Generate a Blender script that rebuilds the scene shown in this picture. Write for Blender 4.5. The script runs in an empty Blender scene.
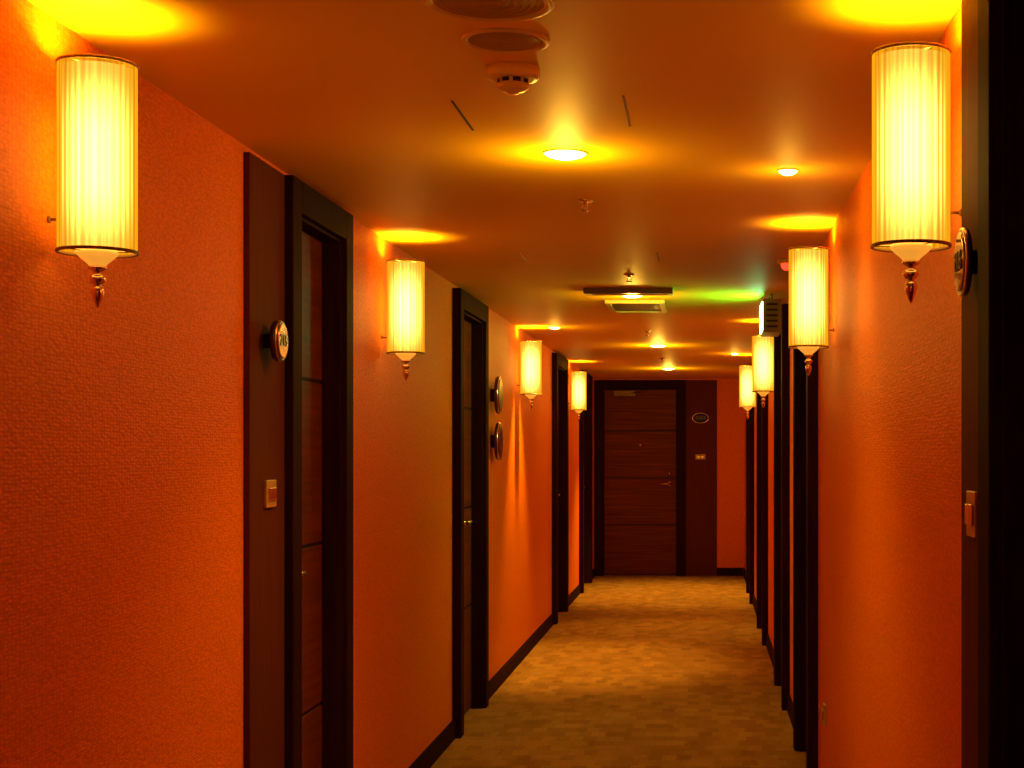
import bpy, bmesh, math
from mathutils import Vector, Matrix
scene = bpy.context.scene
try:
    scene.view_settings.view_transform = 'Standard'
    scene.view_settings.look = 'None'
except Exception as e:
    print(e)

# ---------------------------------------------------------------- dimensions
WL, WR = -1.29, 0.495      # wall planes
Y0, Y1 = -1.6, 17.8        # corridor ends
H = 2.34
CAMZ = 1.48
DT = 2.32                  # casing top
PR = 0.045                 # casing proud of wall
RC = 0.04                  # leaf recess

# ---------------------------------------------------------------- materials
def new_mat(name):
    m = bpy.data.materials.new(name); m.use_nodes = True
    nt = m.node_tree
    for n in list(nt.nodes): nt.nodes.remove(n)
    out = nt.nodes.new('ShaderNodeOutputMaterial')
    return m, nt, out

def N(nt, t, **kw):
    n = nt.nodes.new(t)
    for k, v in kw.items():
        if k in n.inputs: n.inputs[k].default_value = v
        else: setattr(n, k, v)
    return n

def principled(name, col, rough=0.5, metal=0.0, emit=None, estr=0, spec=0.5):
    m, nt, out = new_mat(name)
    p = N(nt, 'ShaderNodeBsdfPrincipled')
    p.inputs['Base Color'].default_value = (*col, 1)
    p.inputs['Roughness'].default_value = rough
    p.inputs['Metallic'].default_value = metal
    p.inputs['Specular IOR Level'].default_value = spec
    if emit:
        p.inputs['Emission Color'].default_value = (*emit, 1)
        p.inputs['Emission Strength'].default_value = estr
    nt.links.new(p.outputs[0], out.inputs[0])
    return m, nt, p

def wallpaper():
    m, nt, p = principled('embossed_wallpaper', (0.8, 0.13, 0.02), 0.5, spec=0.07)
    L = nt.links.new
    tc = N(nt, 'ShaderNodeTexCoord')
    mp = N(nt, 'ShaderNodeMapping'); mp.inputs['Scale'].default_value = (62, 62, 135)
    L(tc.outputs['Object'], mp.inputs[0])
    v = N(nt, 'ShaderNodeTexVoronoi', feature='SMOOTH_F1')
    v.inputs['Scale'].default_value = 1.0
    v.inputs['Randomness'].default_value = 0.5
    L(mp.outputs[0], v.inputs['Vector'])
    b = N(nt, 'ShaderNodeBump'); b.inputs['Strength'].default_value = 0.7
    b.inputs['Distance'].default_value = 0.003
    L(v.outputs['Distance'], b.inputs['Height']); L(b.outputs[0], p.inputs['Normal'])
    cr = N(nt, 'ShaderNodeValToRGB')
    cr.color_ramp.elements[0].color = (0.98, 0.265, 0.004, 1)
    cr.color_ramp.elements[1].color = (0.74, 0.155, 0.002, 1)
    cr.color_ramp.elements[0].position = 0.1; cr.color_ramp.elements[1].position = 0.7
    L(v.outputs['Distance'], cr.inputs[0]); L(cr.outputs[0], p.inputs['Base Color'])
    return m

def ceiling_mat():
    m, nt, p = principled('painted_ceiling', (0.72, 0.30, 0.06), 0.55, spec=0.12)
    L = nt.links.new
    tc = N(nt, 'ShaderNodeTexCoord')
    ns = N(nt, 'ShaderNodeTexNoise'); ns.inputs['Scale'].default_value = 1.3
    L(tc.outputs['Object'], ns.inputs['Vector'])
    cr = N(nt, 'ShaderNodeValToRGB')
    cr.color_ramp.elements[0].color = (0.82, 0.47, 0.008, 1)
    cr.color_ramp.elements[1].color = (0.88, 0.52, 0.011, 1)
    L(ns.outputs[0], cr.inputs[0]); L(cr.outputs[0], p.inputs['Base Color'])
    return m

def carpet_mat():
    m, nt, p = principled('block_weave_carpet', (0.35, 0.2, 0.08), 0.95, spec=0.05)
    L = nt.links.new
    tc = N(nt, 'ShaderNodeTexCoord')
    nz = N(nt, 'ShaderNodeTexNoise'); nz.inputs['Scale'].default_value = 45
    L(tc.outputs['Object'], nz.inputs['Vector'])
    vm = N(nt, 'ShaderNodeVectorMath', operation='SCALE'); vm.inputs['Scale'].default_value = 0.045
    L(nz.outputs['Color'], vm.inputs[0])
    va = N(nt, 'ShaderNodeVectorMath', operation='ADD'); L(tc.outputs['Object'], va.inputs[0]); L(vm.outputs[0], va.inputs[1])
    br = N(nt, 'ShaderNodeTexBrick')
    br.offset = 0.5; br.squash = 1.0
    br.inputs['Scale'].default_value = 1.0
    br.inputs['Brick Width'].default_value = 0.07
    br.inputs['Row Height'].default_value = 0.12
    br.inputs['Mortar Size'].default_value = 0.0
    br.inputs['Color1'].default_value = (0.60, 0.32, 0.07, 1)
    br.inputs['Color2'].default_value = (0.42, 0.205, 0.038, 1)
    br.inputs['Mortar'].default_value = (0.42, 0.205, 0.038, 1)
    L(va.outputs[0], br.inputs['Vector'])
    br2 = N(nt, 'ShaderNodeTexBrick')
    br2.offset = 0.37
    br2.inputs['Scale'].default_value = 1.0
    br2.inputs['Brick Width'].default_value = 0.12
    br2.inputs['Row Height'].default_value = 0.22
    br2.inputs['Mortar Size'].default_value = 0.0
    br2.inputs['Color1'].default_value = (1, 1, 1, 1)
    br2.inputs['Color2'].default_value = (0.78, 0.78, 0.78, 1)
    br2.inputs['Mortar'].default_value = (0.78, 0.78, 0.78, 1)
    L(va.outputs[0], br2.inputs['Vector'])
    mix = N(nt, 'ShaderNodeMix', data_type='RGBA', blend_type='MULTIPLY')
    mix.inputs[0].default_value = 0.8
    L(br.outputs['Color'], mix.inputs[6]); L(br2.outputs['Color'], mix.inputs[7])
    ns = N(nt, 'ShaderNodeTexNoise'); ns.inputs['Scale'].default_value = 90; ns.inputs['Detail'].default_value = 4
    L(tc.outputs['Object'], ns.inputs['Vector'])
    mix2 = N(nt, 'ShaderNodeMix', data_type='RGBA', blend_type='MULTIPLY')
    mix2.inputs[0].default_value = 0.6
    L(mix.outputs[2], mix2.inputs[6]); L(ns.outputs[0], mix2.inputs[7])
    L(mix2.outputs[2], p.inputs['Base Color'])
    b = N(nt, 'ShaderNodeBump'); b.inputs['Strength'].default_value = 0.6; b.inputs['Distance'].default_value = 0.004
    L(ns.outputs[0], b.inputs['Height']); L(b.outputs[0], p.inputs['Normal'])
    return m

def wood(name, c1, c2, rough, sc=(30, 30, 2.0), spec=0.02, dist=0.6):
    m, nt, p = principled(name, c1, rough, spec=spec)
    p.inputs['Specular Tint'].default_value = (1.0, 0.5, 0.25, 1)
    L = nt.links.new
    tc = N(nt, 'ShaderNodeTexCoord')
    mp = N(nt, 'ShaderNodeMapping'); mp.inputs['Scale'].default_value = sc
    L(tc.outputs['Object'], mp.inputs[0])
    ns = N(nt, 'ShaderNodeTexNoise'); ns.inputs['Scale'].default_value = 1.5
    ns.inputs['Detail'].default_value = 3; ns.inputs['Distortion'].default_value = dist
    L(mp.outputs[0], ns.inputs['Vector'])
    cr = N(nt, 'ShaderNodeValToRGB')
    cr.color_ramp.elements[0].color = (*c1, 1); cr.color_ramp.elements[1].color = (*c2, 1)
    cr.color_ramp.elements[0].position = 0.25; cr.color_ramp.elements[1].position = 0.75
    L(ns.outputs[0], cr.inputs[0]); L(cr.outputs[0], p.inputs['Base Color'])
    b = N(nt, 'ShaderNodeBump'); b.inputs['Strength'].default_value = 0.1; b.inputs['Distance'].default_value = 0.001
    L(ns.outputs[0], b.inputs['Height']); L(b.outputs[0], p.inputs['Normal'])
    return m

def shade_mat():
    m, nt, out = new_mat('pleated_sheer_fabric')
    L = nt.links.new
    tc = N(nt, 'ShaderNodeTexCoord')
    sp = N(nt, 'ShaderNodeSeparateXYZ'); L(tc.outputs['Object'], sp.inputs[0])
    at = N(nt, 'ShaderNodeMath', operation='ARCTAN2'); L(sp.outputs[1], at.inputs[0]); L(sp.outputs[0], at.inputs[1])
    # irregular pleat folds: noise sampled around the cylinder only (no z)
    ml = N(nt, 'ShaderNodeMath', operation='MULTIPLY'); ml.inputs[1].default_value = 5.0; L(at.outputs[0], ml.inputs[0])
    ns = N(nt, 'ShaderNodeTexNoise', noise_dimensions='1D'); ns.inputs['Scale'].default_value = 1.5; ns.inputs['Detail'].default_value = 1.5
    L(ml.outputs[0], ns.inputs['W'])
    mr = N(nt, 'ShaderNodeMapRange'); L(ns.outputs[0], mr.inputs[0])
    mr.inputs[1].default_value = 0.35; mr.inputs[2].default_value = 0.65
    mr.inputs[3].default_value = 0.55; mr.inputs[4].default_value = 1.0
    zz = N(nt, 'ShaderNodeMath', operation='ABSOLUTE'); L(sp.outputs[2], zz.inputs[0])
    zr = N(nt, 'ShaderNodeMapRange', interpolation_type='SMOOTHSTEP'); L(zz.outputs[0], zr.inputs[0])
    zr.inputs[1].default_value = 0.05; zr.inputs[2].default_value = 0.19
    zr.inputs[3].default_value = 1.0; zr.inputs[4].default_value = 0.85
    pf = N(nt, 'ShaderNodeMath', operation='MULTIPLY'); L(mr.outputs[0], pf.inputs[0]); L(zr.outputs[0], pf.inputs[1])
    es = N(nt, 'ShaderNodeMath', operation='MULTIPLY'); L(pf.outputs[0], es.inputs[0]); es.inputs[1].default_value = 1.45
    em = N(nt, 'ShaderNodeEmission'); em.inputs[0].default_value = (1.0, 0.36, 0.006, 1)
    L(es.outputs[0], em.inputs[1])
    tp = N(nt, 'ShaderNodeBsdfTransparent'); tp.inputs[0].default_value = (1, 0.97, 0.85, 1)
    lw = N(nt, 'ShaderNodeLayerWeight'); lw.inputs[0].default_value = 0.5
    inv = N(nt, 'ShaderNodeMath', operation='SUBTRACT'); inv.inputs[0].default_value = 1; L(lw.outputs['Facing'], inv.inputs[1])
    pw = N(nt, 'ShaderNodeMath', operation='POWER'); L(inv.outputs[0], pw.inputs[0]); pw.inputs[1].default_value = 4.0
    m2 = N(nt, 'ShaderNodeMath', operation='MULTIPLY'); L(pw.outputs[0], m2.inputs[0]); m2.inputs[1].default_value = 0.5
    m3 = N(nt, 'ShaderNodeMath', operation='MULTIPLY'); L(m2.outputs[0], m3.inputs[0]); L(mr.outputs[0], m3.inputs[1])
    mix = N(nt, 'ShaderNodeMixShader'); L(m3.outputs[0], mix.inputs[0]); L(em.outputs[0], mix.inputs[1]); L(tp.outputs[0], mix.inputs[2])
    L(mix.outputs[0], out.inputs[0])
    return m

def emission(name, col, s):
    m, nt, out = new_mat(name)
    e = N(nt, 'ShaderNodeEmission'); e.inputs[0].default_value = (*col, 1); e.inputs[1].default_value = s
    nt.links.new(e.outputs[0], out.inputs[0]); return m

def tube_mat():
    # added glowing core behind the fabric, hottest in the middle of its length
    m, nt, out = new_mat('glow_core_emission')
    L = nt.links.new
    tc = N(nt, 'ShaderNodeTexCoord')
    sp = N(nt, 'ShaderNodeSeparateXYZ'); L(tc.outputs['Object'], sp.inputs[0])
    sh = N(nt, 'ShaderNodeMath', operation='ADD'); L(sp.outputs[2], sh.inputs[0]); sh.inputs[1].default_value = 0.01
    zz = N(nt, 'ShaderNodeMath', operation='ABSOLUTE'); L(sh.outputs[0], zz.inputs[0])
    zr = N(nt, 'ShaderNodeMapRange', interpolation_type='SMOOTHSTEP'); L(zz.outputs[0], zr.inputs[0])
    zr.inputs[1].default_value = 0.03; zr.inputs[2].default_value = 0.18
    zr.inputs[3].default_value = 23.0; zr.inputs[4].default_value = 2.6
    e = N(nt, 'ShaderNodeEmission'); e.inputs[0].default_value = (1.0, 0.50, 0.085, 1)
    L(zr.outputs[0], e.inputs[1]); L(e.outputs[0], out.inputs[0]); return m

M_WALL = wallpaper(); M_CEIL = ceiling_mat(); M_CARPET = carpet_mat()
M_FRAME = wood('dark_wenge_casing', (0.020, 0.006, 0.0015), (0.038, 0.011, 0.002), 0.6)
M_LEAF = wood('walnut_door_veneer', (0.10, 0.025, 0.004), (0.20, 0.052, 0.008), 0.4, (1.0, 1.0, 30), dist=0.15, spec=0.08)
M_PANEL = wood('brown_side_panel', (0.10, 0.026, 0.005), (0.13, 0.035, 0.006), 0.6)
M_BRASS = principled('polished_brass', (0.85, 0.6, 0.35), 0.22, 1.0)[0]
M_BRONZE = principled('dark_bronze', (0.12, 0.06, 0.035), 0.3, 0.8)[0]
M_RIM = principled('shade_rim_band', (0.25, 0.11, 0.02), 0.5)[0]
M_SHADE = shade_mat()
M_GLOW = tube_mat()
M_CUP = principled('frosted_glass_cup', (0.9, 0.6, 0.25), 0.3, 0, (1, 0.42, 0.04), 0.7)[0]
M_WHITE = principled('cream_plastic', (0.80, 0.55, 0.10), 0.4)[0]
M_SWITCH = principled('switch_plate_plastic', (0.55, 0.32, 0.12), 0.3)[0]
M_DARK = principled('dark_gap', (0.01, 0.006, 0.004), 0.8)[0]
M_LAMP = emission('downlight_lens', (1.0, 0.68, 0.20), 28)
M_LAMPDIM = emission('small_downlight_lens', (1.0, 0.60, 0.15), 14)
M_GREEN = emission('exit_sign_green', (0.10, 0.9, 0.30), 55)
M_RED = emission('red_indicator', (1.0, 0.03, 0.01), 4)
M_GREY = principled('grey_metal_housing', (0.20, 0.18, 0.12), 0.45)[0]
M_GLASS = principled('sign_glass', (0.55, 0.33, 0.2), 0.15, 0.6)[0]
M_MESH = principled('speaker_mesh', (0.45, 0.26, 0.03), 0.6)[0]

# ---------------------------------------------------------------- mesh builder
def map_left(u, d, z):  return (WL + d, u, z)
def map_right(u, d, z): return (WR - d, u, z)
def map_end(u, d, z):   return (u, Y1 - d, z)
def map_id(x, y, z):    return (x, y, z)

class MB:
    def __init__(self, mapf=map_id):
        self.v = []; self.f = []; self.m = []; self.s = []; self.map = mapf; self.mats = []
    def mi(self, mat):
        if mat not in self.mats: self.mats.append(mat)
        return self.mats.index(mat)
    def box(self, a0, a1, b0, b1, c0, c1, mat):
        i = len(self.v)
        for a in (a0, a1):
            for b in (b0, b1):
                for c in (c0, c1): self.v.append(self.map(a, b, c))
        k = self.mi(mat)
        for q in ((0,1,3,2),(4,6,7,5),(0,4,5,1),(2,3,7,6),(0,2,6,4),(1,5,7,3)):
            self.f.append(tuple(i + j for j in q)); self.m.append(k); self.s.append(False)
    def lathe(self, c, axis, prof, mat, n=32, ripple=None, caps=True, smooth=True):
        """axis index 0/1/2 in local space; prof = [(r,h)...]"""
        k = self.mi(mat); i0 = len(self.v)
        a, b = [j for j in range(3) if j != axis]
        for (r, h) in prof:
            for t in range(n):
                th = 2 * math.pi * t / n
                rr = r + (ripple[0] * math.sin(ripple[1] * th) if ripple else 0)
                p = [0, 0, 0]; p[axis] = c[axis] + h
                p[a] = c[a] + rr * math.cos(th); p[b] = c[b] + rr * math.sin(th)
                self.v.append(self.map(*p))
        for j in range(len(prof) - 1):
            for t in range(n):
                t2 = (t + 1) % n
                self.f.append((i0+j*n+t, i0+j*n+t2, i0+(j+1)*n+t2, i0+(j+1)*n+t)); self.m.append(k); self.s.append(smooth)
        if caps:
            for j in (0, len(prof) - 1):
                if prof[j][0] > 1e-5:
                    self.f.append(tuple(i0 + j*n + t for t in range(n))); self.m.append(k); self.s.append(False)
    def torus(self, c, axis, R, r, mat, n=48, mseg=8):
        prof = [(R + r*math.cos(2*math.pi*q/mseg), r*math.sin(2*math.pi*q/mseg)) for q in range(mseg + 1)]
        self.lathe(c, axis, prof, mat, n, caps=False)
    def tube(self, p0, p1, r, mat, n=12, r1=None):
        r1 = r if r1 is None else r1
        P0 = Vector(p0); P1 = Vector(p1); d = (P1 - P0).normalized()
        up = Vector((0, 0, 1)) if abs(d.z) < 0.9 else Vector((1, 0, 0))
        x = d.cross(up).normalized(); y = d.cross(x)
        k = self.mi(mat); i = len(self.v)
        for P, rr in ((P0, r), (P1, r1)):
            for t in range(n):
                th = 2*math.pi*t/n
                q = P + x*rr*math.cos(th) + y*rr*math.sin(th)
                self.v.append(self.map(*q))
        for t in range(n):
            t2 = (t+1) % n
            self.f.append((i+t, i+t2, i+n+t2, i+n+t)); self.m.append(k); self.s.append(True)
        self.f.append(tuple(i+t for t in range(n))); self.m.append(k); self.s.append(False)
        self.f.append(tuple(i+n+t for t in range(n))); self.m.append(k); self.s.append(False)
    def build(self, name, origin=(0, 0, 0), parent=None, bevel=0, mesh_only=False):
        o = Vector(origin)
        me = bpy.data.meshes.new(name)
        me.from_pydata([tuple(Vector(p) - o) for p in self.v], [], self.f)
        for mt in self.mats: me.materials.append(mt)
        for p, k, s in zip(me.polygons, self.m, self.s):
            p.material_index = k; p.use_smooth = s
        bm = bmesh.new(); bm.from_mesh(me)
        bmesh.ops.recalc_face_normals(bm, faces=bm.faces)
        bm.to_mesh(me); bm.free()
        if mesh_only: return me
        ob = bpy.data.objects.new(name, me); scene.collection.objects.link(ob)
        if parent: ob.parent = parent
        else: ob.location = o
        if bevel:
            bv = ob.modifiers.new('bevel', 'BEVEL'); bv.width = bevel; bv.segments = 2
            bv.limit_method = 'ANGLE'
        return ob

def empty(name, loc):
    e = bpy.data.objects.new(name, None); e.empty_display_size = 0.1
    e.location = loc; scene.collection.objects.link(e); return e

# ---------------------------------------------------------------- doors table (u0,u1 = outer casing)
left_doors = [(4.56, 5.345), (7.72, 8.72), (12.8, 13.9), (15.6, 16.9)]
right_doors = [(1.36, 2.46), (6.45, 7.5), (8.55, 9.55), (11.4, 12.6), (14.5, 15.7)]
CW = 0.10

def wall_with_openings(name, mapf, a0, a1, doors, thick=0.2):
    b = MB(mapf); cur = a0
    for (u0, u1) in doors:
        b.box(cur, u0 + 0.02, -thick, 0, 0, H, M_WALL)
        b.box(u0 + 0.02, u1 - 0.02, -thick, 0, DT - 0.03, H, M_WALL)
        cur = u1 - 0.02
    b.box(cur, a1, -thick, 0, 0, H, M_WALL)
    return b.build(name)
wall_with_openings('wall_left', map_left, Y0, Y1, left_doors)
wall_with_openings('wall_right', map_right, Y0, Y1, right_doors)
END_DOOR = (-1.285, -0.205)
wall_with_openings('wall_end', map_end, WL - 0.2, WR + 0.2, [END_DOOR])
b = MB(); b.box(WL - .2, WR + .2, Y0 - .2, Y0, 0, H, M_WALL); b.build('wall_back')
b = MB(); b.box(WL - .4, WR + .4, Y0 - .2, Y1 + .4, -0.1, 0, M_CARPET); b.build('floor')
b = MB(); b.box(WL - .4, WR + .4, Y0 - .2, Y1 + .4, H, H + 0.1, M_CEIL); b.build('ceiling')

# ---------------------------------------------------------------- baseboards
def baseboard(name, mapf, a0, a1, blocks):
    b = MB(mapf); cur = a0
    for (u0, u1) in blocks:
        if u0 > cur:
            b.box(cur, u0, 0, 0.016, 0, 0.085, M_FRAME); b.box(cur, u0, 0, 0.010, 0.085, 0.095, M_FRAME)
        cur = u1
    if a1 > cur:
        b.box(cur, a1, 0, 0.016, 0, 0.085, M_FRAME); b.box(cur, a1, 0, 0.010, 0.085, 0.095, M_FRAME)
    b.build(name)
baseboard('baseboard_left', map_left, Y0, Y1, [(4.21, 5.345)] + left_doors[1:])
baseboard('baseboard_right', map_right, Y0, Y1, [(1.36, 2.77)] + right_doors[1:])
baseboard('baseboard_end', map_end, WL + .02, WR - .02, [(-1.285, 0.166)])
b = MB(); b.box(WL + .02, WR - .02, Y0, Y0 + .016, 0, 0.09, M_FRAME); b.build('baseboard_back')

# ---------------------------------------------------------------- doors
def door(name, mapf, u0, u1, handle_side, closer=False, off=0.09, hlen=0.115):
    c = mapf((u0 + u1)/2, 0, 0); e = empty(name, c)
    b = MB(mapf)
    def leg(a, z0, z1, w=CW):
        b.box(a, a + w, -0.10, PR, z0, z1, M_FRAME)
    leg(u0, 0, DT); leg(u1 - CW, 0, DT)
    b.box(u0 + CW, u1 - CW, -0.10, PR, DT - CW, DT, M_FRAME)
    for a in (u0 + CW, u1 - CW - 0.012):
        b.box(a, a + 0.012, -RC, PR - 0.02, 0, DT - CW, M_FRAME)
    b.box(u0 + CW, u1 - CW, -RC, PR - 0.02, DT - CW - 0.012, DT - CW, M_FRAME)
    b.build('casing', c, e, bevel=0.004)
    b = MB(mapf)
    l0, l1 = u0 + CW + 0.002, u1 - CW - 0.002
    b.box(l0, l1, -0.09, -RC - 0.006, 0.006, DT - CW - 0.002, M_DARK)
    zs = [0.006, 0.60, 1.16, 1.72, DT - CW - 0.003]
    for z0, z1 in zip(zs[:-1], zs[1:]):
        b.box(l0 + .003, l1 - .003, -0.085, -RC, z0 + 0.006, z1 - 0.006, M_LEAF)
    b.build('leaf', c, e, bevel=0.002)
    b = MB(mapf)
    hu = (l0 + off) if handle_side < 0 else (l1 - off)
    s = 1 if handle_side < 0 else -1
    hz = 1.09
    b.lathe((hu, -RC, hz), 1, [(0.027, 0), (0.027, 0.007), (0.022, 0.011), (0.010, 0.012), (0.010, 0.05)], M_BRASS)
    b.tube((hu - s*0.008, -RC + 0.055, hz), (hu + s*hlen, -RC + 0.055, hz), 0.011, M_BRASS, 14, 0.009)
    b.tube((hu + s*(hlen-.003), -RC + 0.056, hz), (hu + s*(hlen+.003), -RC + 0.02, hz), 0.008, M_BRASS, 12)
    b.lathe((hu, -RC, hz + 0.12), 1, [(0.026, 0), (0.026, 0.010), (0.016, 0.014), (0.016, 0.034), (0.0, 0.036)], M_BRASS)
    b.build('lever_handle', c, e)
    b = MB(mapf); b.lathe(((l0+l1)/2, -RC, 1.55), 1, [(0.011, 0), (0.011, 0.004), (0.006, 0.006), (0.0, 0.004)], M_BRASS, 20)
    b.build('peephole', c, e)
    if closer:
        b = MB(mapf)
        b.box(l0 + 0.12, l0 + 0.38, -RC, 0.012, DT - CW - 0.09, DT - CW - 0.025, M_BRONZE)
        b.tube((l0 + 0.33, 0.02, DT - CW - 0.055), (l0 + 0.55, 0.05, DT - CW - 0.02), 0.006, M_BRONZE)
        b.build('door_closer', c, e, bevel=0.004)
    return e
for i, (a, c) in enumerate(left_doors):
    door('door_%d' % (i+1), map_left, a, c, -1, off=(0.045 if i == 0 else 0.30), hlen=(0.085 if i == 0 else 0.115))
for i, (a, c) in enumerate(right_doors): door('door_%d' % (i+5), map_right, a, c, -1)
door('door_10', map_end, END_DOOR[0], END_DOOR[1], +1, closer=True)

def panel(name, mapf, u0, u1, d=0.018):
    b = MB(mapf); b.box(u0, u1, 0, d, 0, DT, M_PANEL)
    b.build(name, bevel=0.002)
panel('trim_1', map_left, 4.21, 4.56)
panel('trim_2', map_right, 2.46, 2.77)
panel('trim_3', map_end, -0.205, 0.166)

# ---------------------------------------------------------------- number signs, switches
def sign(name, mapf, u, d0, z, R, T=0.028, text=None, rot=None, face=M_GLASS):
    c = mapf(u, d0, z); e = empty(name, c)
    b = MB(mapf)
    b.lathe((u, d0, z), 1, [(R*0.35, 0), (R*0.35, T*0.5), (R*0.95, T*0.55), (R, T*0.7), (R, T*0.9), (R*0.93, T)], M_BRONZE, 40)
    b.torus((u, d0 + T*0.9, z), 1, R*0.95, R*0.05, M_BRASS, 40)
    b.build('backing_disc', c, e)
    b = MB(mapf)
    b.lathe((u, d0 + T, z), 1, [(R*0.86, -0.001), (R*0.86, 0.002), (R*0.8, 0.003)], face, 40)
    b.build('face_plate', c, e)
    if text:
        cu = bpy.data.curves.new('number_text', 'FONT'); cu.body = text; cu.size = R*0.8
        cu.align_x = 'CENTER'; cu.align_y = 'CENTER'; cu.extrude = 0.001
        cu.materials.append(M_BRONZE)
        t = bpy.data.objects.new('number_text', cu); scene.collection.objects.link(t)
        t.parent = e; p = Vector(mapf(u, d0 + T + 0.0045, z)) - Vector(c)
        t.location = p; t.rotation_euler = rot
    return e
hp = math.pi/2
sign('room_number_sign', map_left, 4.36, 0.018, 1.80, 0.060, T=0.05, text='215', rot=(hp, 0, hp))
sign('room_number_sign', map_right, 2.62, 0.018, 1.81, 0.060, text='216', rot=(hp, 0, -hp))
sign('round_wall_plaque', map_left, 9.15, 0.0, 1.82, 0.115, T=0.055, face=M_BRONZE)
sign('round_wall_plaque', map_left, 9.15, 0.0, 1.54, 0.115, T=0.055, face=M_BRONZE)
sg = sign('room_number_sign', map_end, -0.03, 0.018, 1.87, 0.10, text='220', rot=(hp, 0, 0), face=M_DARK)
sg.scale = (1.0, 1.0, 0.62)

def switch(name, mapf, u, z, d0=0.018, w=0.075, h=0.10):
    c = mapf(u, d0, z); b = MB(mapf)
    b.box(u - w/2, u + w/2, d0, d0 + 0.010, z - h/2, z + h/2, M_SWITCH)
    b.box(u - w*.36, u - w*.04, d0 + .010, d0 + .015, z - h*.25, z + h*.22, M_BRASS)
    b.box(u + w*.04, u + w*.36, d0 + .010, d0 + .015, z - h*.25, z + h*.22, M_BRASS)
    b.build(name, c, bevel=0.002)
switch('light_switch', map_left, 4.39, 1.355, w=0.10, h=0.08)
switch('light_switch', map_right, 2.62, 1.37, w=0.085, h=0.08)
switch('light_switch', map_end, -0.03, 1.41, w=0.12, h=0.06)
switch('wall_outlet', map_right, 6.05, 0.42, d0=0.0, h=0.08)

# ---------------------------------------------------------------- wall sconces
ZB, ZT = 1.872, 2.240; ZC = (ZB + ZT)/2; SR = 0.074; SD = 0.097
def sconce_meshes():
    hh = (ZT - ZB)/2
    b = MB()
    b.lathe((0, 0, 0), 2, [(SR, -hh + hh*2*j/2) for j in range(3)], M_SHADE, 180, ripple=(0.0006, 36), caps=False)
    shade = b.build('shade', mesh_only=True)
    b = MB()
    for z in (-hh, hh):
        b.lathe((0, 0, z), 2, [(SR+.0022, -.003), (SR+.0030, 0), (SR+.0022, .003), (SR-.002, .003), (SR-.002, -.003), (SR+.0022, -.003)], M_RIM, 72, caps=False)
        for q in range(3):
            a = q*2*math.pi/3
            b.tube((0, 0, z), (SR*math.cos(a), SR*math.sin(a), z), 0.0015, M_BRASS, 8)
    # short arm + small rose to the wall on local -X
    b.lathe((-SD, 0, -0.12), 0, [(0.007, 0), (0.007, 0.003), (0.004, 0.006)], M_RIM, 24)
    b.tube((-SD + .003, 0, -0.12), (-SR, 0, -0.12), 0.003, M_RIM)
    b.tube((0, 0, -hh), (0, 0, -0.172), 0.006, M_BRASS)
    z0 = -hh - 0.030
    prof = [(0.016, 0.002), (0.018, -0.003), (0.010, -0.007), (0.006, -0.013), (0.013, -0.018), (0.016, -0.024),
            (0.012, -0.031), (0.006, -0.035), (0.010, -0.040), (0.0125, -0.048), (0.010, -0.060), (0.005, -0.072), (0.001, -0.080)]
    b.lathe((0, 0, z0), 2, prof, M_BRASS, 24)
    frame = b.build('metal_frame', mesh_only=True)
    b = MB()
    b.lathe((0, 0, -hh), 2, [(0.040, 0.002), (0.040, -0.004), (0.030, -0.014), (0.018, -0.024), (0.014, -0.030)], M_CUP, 32)
    cup = b.build('glass_cup', mesh_only=True)
    b = MB()
    b.lathe((0, 0, 0), 2, [(0.0, -0.172), (0.066, -0.170), (0.067, -0.10), (0.067, 0.0), (0.067, 0.176)], M_GLOW, 36, caps=False)  # invented inner tube; its glow makes the shade's bright centre
    tube = b.build('glow_core', mesh_only=True)
    return shade, frame, cup, tube
SM = sconce_meshes()
def sconce(side, y):
    x = WL + SD if side < 0 else WR - SD
    e = empty('wall_sconce', (x, y, ZC))
    if side > 0: e.rotation_euler = (0, 0, math.pi)
    for nm, me in zip(('shade', 'metal_frame', 'glass_cup', 'glow_core'), SM):
        o = bpy.data.objects.new(nm, me); scene.collection.objects.link(o); o.parent = e
    l = bpy.data.lights.new('bulb', 'POINT'); l.energy = 22.0; l.color = (1.0, 0.53, 0.05); l.shadow_soft_size = 0.055
    o = bpy.data.objects.new('bulb', l); scene.collection.objects.link(o); o.parent = e; o.location = (0, 0, 0.095)
for y in (2.955, 6.02, 10.4, 14.4): sconce(-1, y)
for y in (2.87, 5.66, 9.9, 13.4): sconce(+1, y)
sconce(-1, -0.6); sconce(+1, -0.6)  # unseen extra pair behind the camera, added to light the near walls

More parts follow.
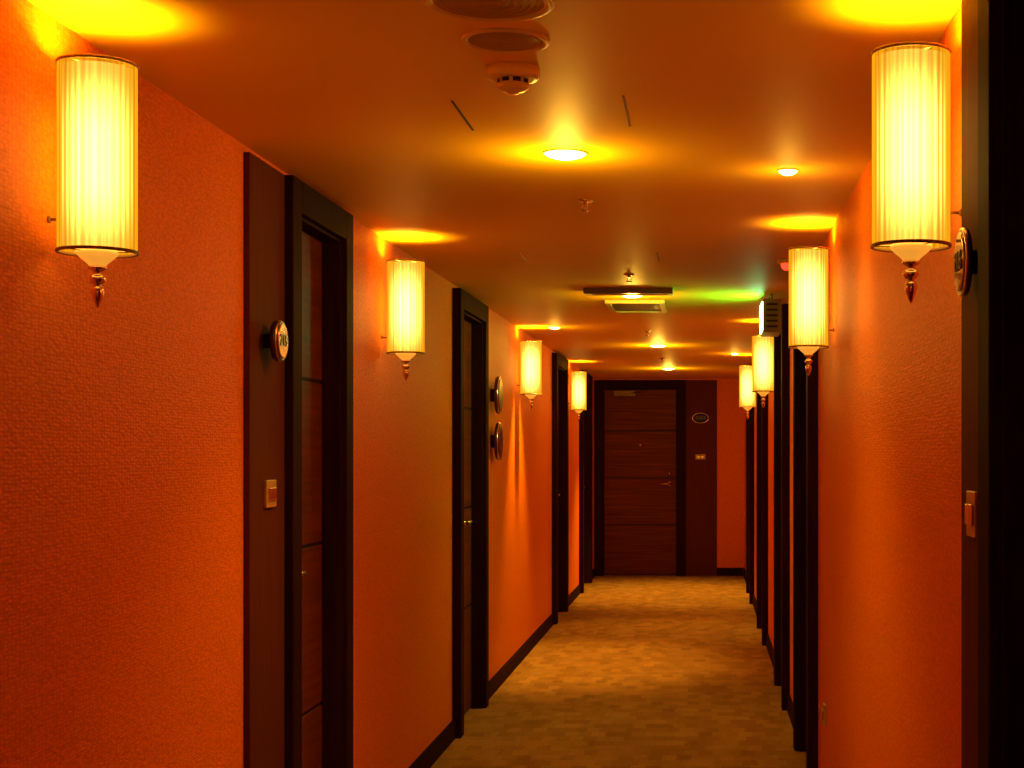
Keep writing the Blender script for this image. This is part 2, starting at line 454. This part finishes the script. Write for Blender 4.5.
# ---------------------------------------------------------------- ceiling fittings
def downlight(x, y, R, lens, power, size=1.9, blend=0.8, halo=0.8):
    e = empty('recessed_downlight', (x, y, H))
    b = MB()
    b.lathe((0, 0, 0), 2, [(R*1.12, 0), (R*1.12, -0.002), (R*1.05, -0.004), (R*1.0, -0.004), (R*1.0, 0.0)], M_WHITE, 40)
    b.build('trim_ring', parent=e)
    b = MB()
    b.lathe((0, 0, 0), 2, [(R*0.98, -0.003), (R*0.85, -0.009), (R*0.5, -0.015), (0.0, -0.017)], lens, 32)
    b.build('lens', parent=e)
    l = bpy.data.lights.new('beam', 'SPOT'); l.energy = power; l.color = (1.0, 0.56, 0.08)
    l.spot_size = size; l.spot_blend = blend; l.shadow_soft_size = R*0.8
    o = bpy.data.objects.new('beam', l); scene.collection.objects.link(o); o.parent = e; o.location = (0, 0, -0.05)
    l = bpy.data.lights.new('ceiling_fill', 'POINT'); l.energy = halo; l.color = (1.0, 0.54, 0.05)  # extra point light added under the lens to brighten the surrounding ceiling
    l.shadow_soft_size = 0.03
    o = bpy.data.objects.new('ceiling_fill', l); scene.collection.objects.link(o); o.parent = e; o.location = (0, 0, -0.10)
downlight(-0.398, 4.33, 0.060, M_LAMP, 40, halo=7)
downlight(0.26, 4.59, 0.030, M_LAMPDIM, 8, halo=1.5)
downlight(-0.39, 8.25, 0.060, M_LAMP, 30, halo=8)
downlight(-0.366, 12.2, 0.065, M_LAMP, 75, size=1.2, halo=11)
downlight(-0.36, 15.6, 0.065, M_LAMP, 270, size=1.6, halo=12)
downlight(-1.03, 10.4, 0.04, M_LAMPDIM, 230, size=1.25, halo=2)
downlight(0.28, 13.2, 0.035, M_LAMPDIM, 40, size=1.3, halo=2)

def speaker(x, y, R):
    b = MB()
    b.lathe((x, y, H), 2, [(R, 0), (R, -0.004), (R*0.93, -0.007), (R*0.86, -0.004), (R*0.84, -0.002)], M_WHITE, 56)
    b.lathe((x, y, H), 2, [(R*0.85, 0), (R*0.85, -0.0025)], M_MESH, 48)
    for k in range(6):
        b.torus((x, y, H - 0.003), 2, R*(0.76 - 0.12*k), R*0.010, M_MESH, 48)
    b.build('ceiling_speaker', (x, y, H))
speaker(-0.41, 2.87, 0.125); speaker(-0.413, 3.14, 0.092)

def smoke(x, y):
    b = MB()
    b.lathe((x, y, H), 2, [(0.060, 0), (0.060, -0.020), (0.056, -0.024), (0.046, -0.026)], M_WHITE, 40)
    b.lathe((x, y, H), 2, [(0.034, -0.026), (0.034, -0.036)], M_DARK, 32)
    for k in range(8):
        a = k*math.pi/4
        cx, cy = x + 0.032*math.cos(a), y + 0.032*math.sin(a)
        b.box(cx-.004, cx+.004, cy-.004, cy+.004, H-.037, H-.025, M_WHITE)
    b.lathe((x, y, H), 2, [(0.036, -0.036), (0.036, -0.044), (0.026, -0.052), (0.014, -0.054), (0.012, -0.058), (0, -0.059)], M_WHITE, 40)
    b.build('smoke_detector', (x, y, H))
smoke(-0.427, 3.37)

def sprinkler(x, y):
    b = MB()
    b.lathe((x, y, H), 2, [(0.026, 0), (0.026, -0.003), (0.018, -0.006), (0.008, -0.007), (0.008, -0.018)], M_BRASS, 24)
    b.tube((x - .008, y, H - .016), (x - .010, y, H - .034), 0.0022, M_BRASS, 8)
    b.tube((x + .008, y, H - .016), (x + .010, y, H - .034), 0.0022, M_BRASS, 8)
    b.lathe((x, y, H - .034), 2, [(0.016, 0), (0.016, -0.002), (0.004, -0.006)], M_BRASS, 20)
    b.build('fire_sprinkler', (x, y, H))
for p in ((-0.404, 5.14), (-0.36, 7.3), (-0.40, 10.7), (-0.38, 13.9)): sprinkler(*p)

# access hatch seams (thin shadow-gap strips) on the ceiling
b = MB()
b.box(-0.619, -0.613, 3.68, 4.02, H - 0.0015, H, M_DARK)
b.box(-0.196, -0.192, 3.63, 3.97, H - 0.0015, H, M_BRONZE)
b.build('trim_4')
b = MB()
b.box(-0.80, -0.795, 6.5, 6.8, H - 0.0015, H, M_BRONZE)
b.box(-0.202, -0.197, 6.5, 6.8, H - 0.0015, H, M_BRONZE)
b.build('trim_5')

# air diffuser: slotted bar + grille
b = MB()
b.box(-0.63, -0.16, 7.90, 7.93, H - 0.030, H, M_BRONZE)
b.box(-0.63, -0.60, 7.93, 8.05, H - 0.025, H, M_WHITE)
b.box(-0.19, -0.16, 7.93, 8.05, H - 0.025, H, M_WHITE)
b.box(-0.63, -0.16, 8.05, 8.08, H - 0.025, H, M_WHITE)
b.build('linear_air_diffuser', (-0.4, 8, H), bevel=0.002)
b = MB()
b.box(-0.56, -0.22, 8.55, 8.58, H - 0.018, H, M_WHITE); b.box(-0.56, -0.22, 9.12, 9.15, H - 0.018, H, M_WHITE)
b.box(-0.56, -0.53, 8.58, 9.12, H - 0.018, H, M_WHITE); b.box(-0.25, -0.22, 8.58, 9.12, H - 0.018, H, M_WHITE)
b.box(-0.53, -0.25, 8.58, 9.12, H - 0.003, H, M_DARK)
for k in range(9):
    y = 8.62 + k*0.055
    b.box(-0.53, -0.25, y, y + 0.012, H - 0.014, H - 0.002, M_BRONZE)
b.build('air_return_grille', (-0.39, 8.85, H), bevel=0.001)

# exit sign hung from ceiling
e = empty('exit_sign', (0.375, 8.3, H))
b = MB()
b.box(-0.05, 0.05, -0.17, 0.17, -0.215, -0.035, M_GREY)
b.tube((0, -0.1, -0.035), (0, -0.1, 0), 0.008, M_GREY); b.tube((0, 0.1, -0.035), (0, 0.1, 0), 0.008, M_GREY)
for k in range(5):
    b.box(-0.03, 0.03, -0.173, -0.17, -0.19 + k*0.03, -0.178 + k*0.03, M_DARK)
b.build('housing', parent=e, bevel=0.003)
b = MB(); b.box(-0.055, -0.05, -0.155, 0.155, -0.20, -0.05, M_GREEN); b.build('lit_face', parent=e)
b = MB()
M_PIC = emission('pictogram_white', (0.4, 1.0, 0.5), 30)
b.box(-0.0565, -0.055, -0.02, 0.03, -0.13, -0.08, M_PIC)
b.box(-0.0565, -0.055, -0.05, -0.02, -0.17, -0.13, M_PIC)
b.box(-0.0565, -0.055, 0.03, 0.05, -0.18, -0.13, M_PIC)
b.lathe((-0.055, 0.02, -0.068), 0, [(0.011, 0), (0.011, -0.0015)], M_PIC, 16)
b.build('pictogram', parent=e)

b = MB()
b.lathe((0.378, 6.75, H), 2, [(0.045, 0), (0.045, -0.012), (0.03, -0.018)], M_WHITE, 24)
b.lathe((0.378, 6.75, H - .018), 2, [(0.028, 0), (0.026, -0.016), (0.014, -0.028), (0, -0.03)], M_RED, 24)
b.build('red_alarm_beacon', (0.378, 6.75, H))

# ---------------------------------------------------------------- world + camera
w = bpy.data.worlds.new('World'); scene.world = w; w.use_nodes = True
w.node_tree.nodes['Background'].inputs[0].default_value = (0.02, 0.008, 0.003, 1)
w.node_tree.nodes['Background'].inputs[1].default_value = 0.3
cam = bpy.data.cameras.new('Camera'); co = bpy.data.objects.new('Camera', cam); scene.collection.objects.link(co)
co.location = (0, 0, CAMZ); co.rotation_euler = (math.pi/2, 0, 0)
cam.sensor_width = 36; cam.lens = 1500/1024*36
cam.shift_x = -(703 - 512)/1024; cam.shift_y = (451 - 384)/1024
cam.clip_start = 0.02
scene.camera = co
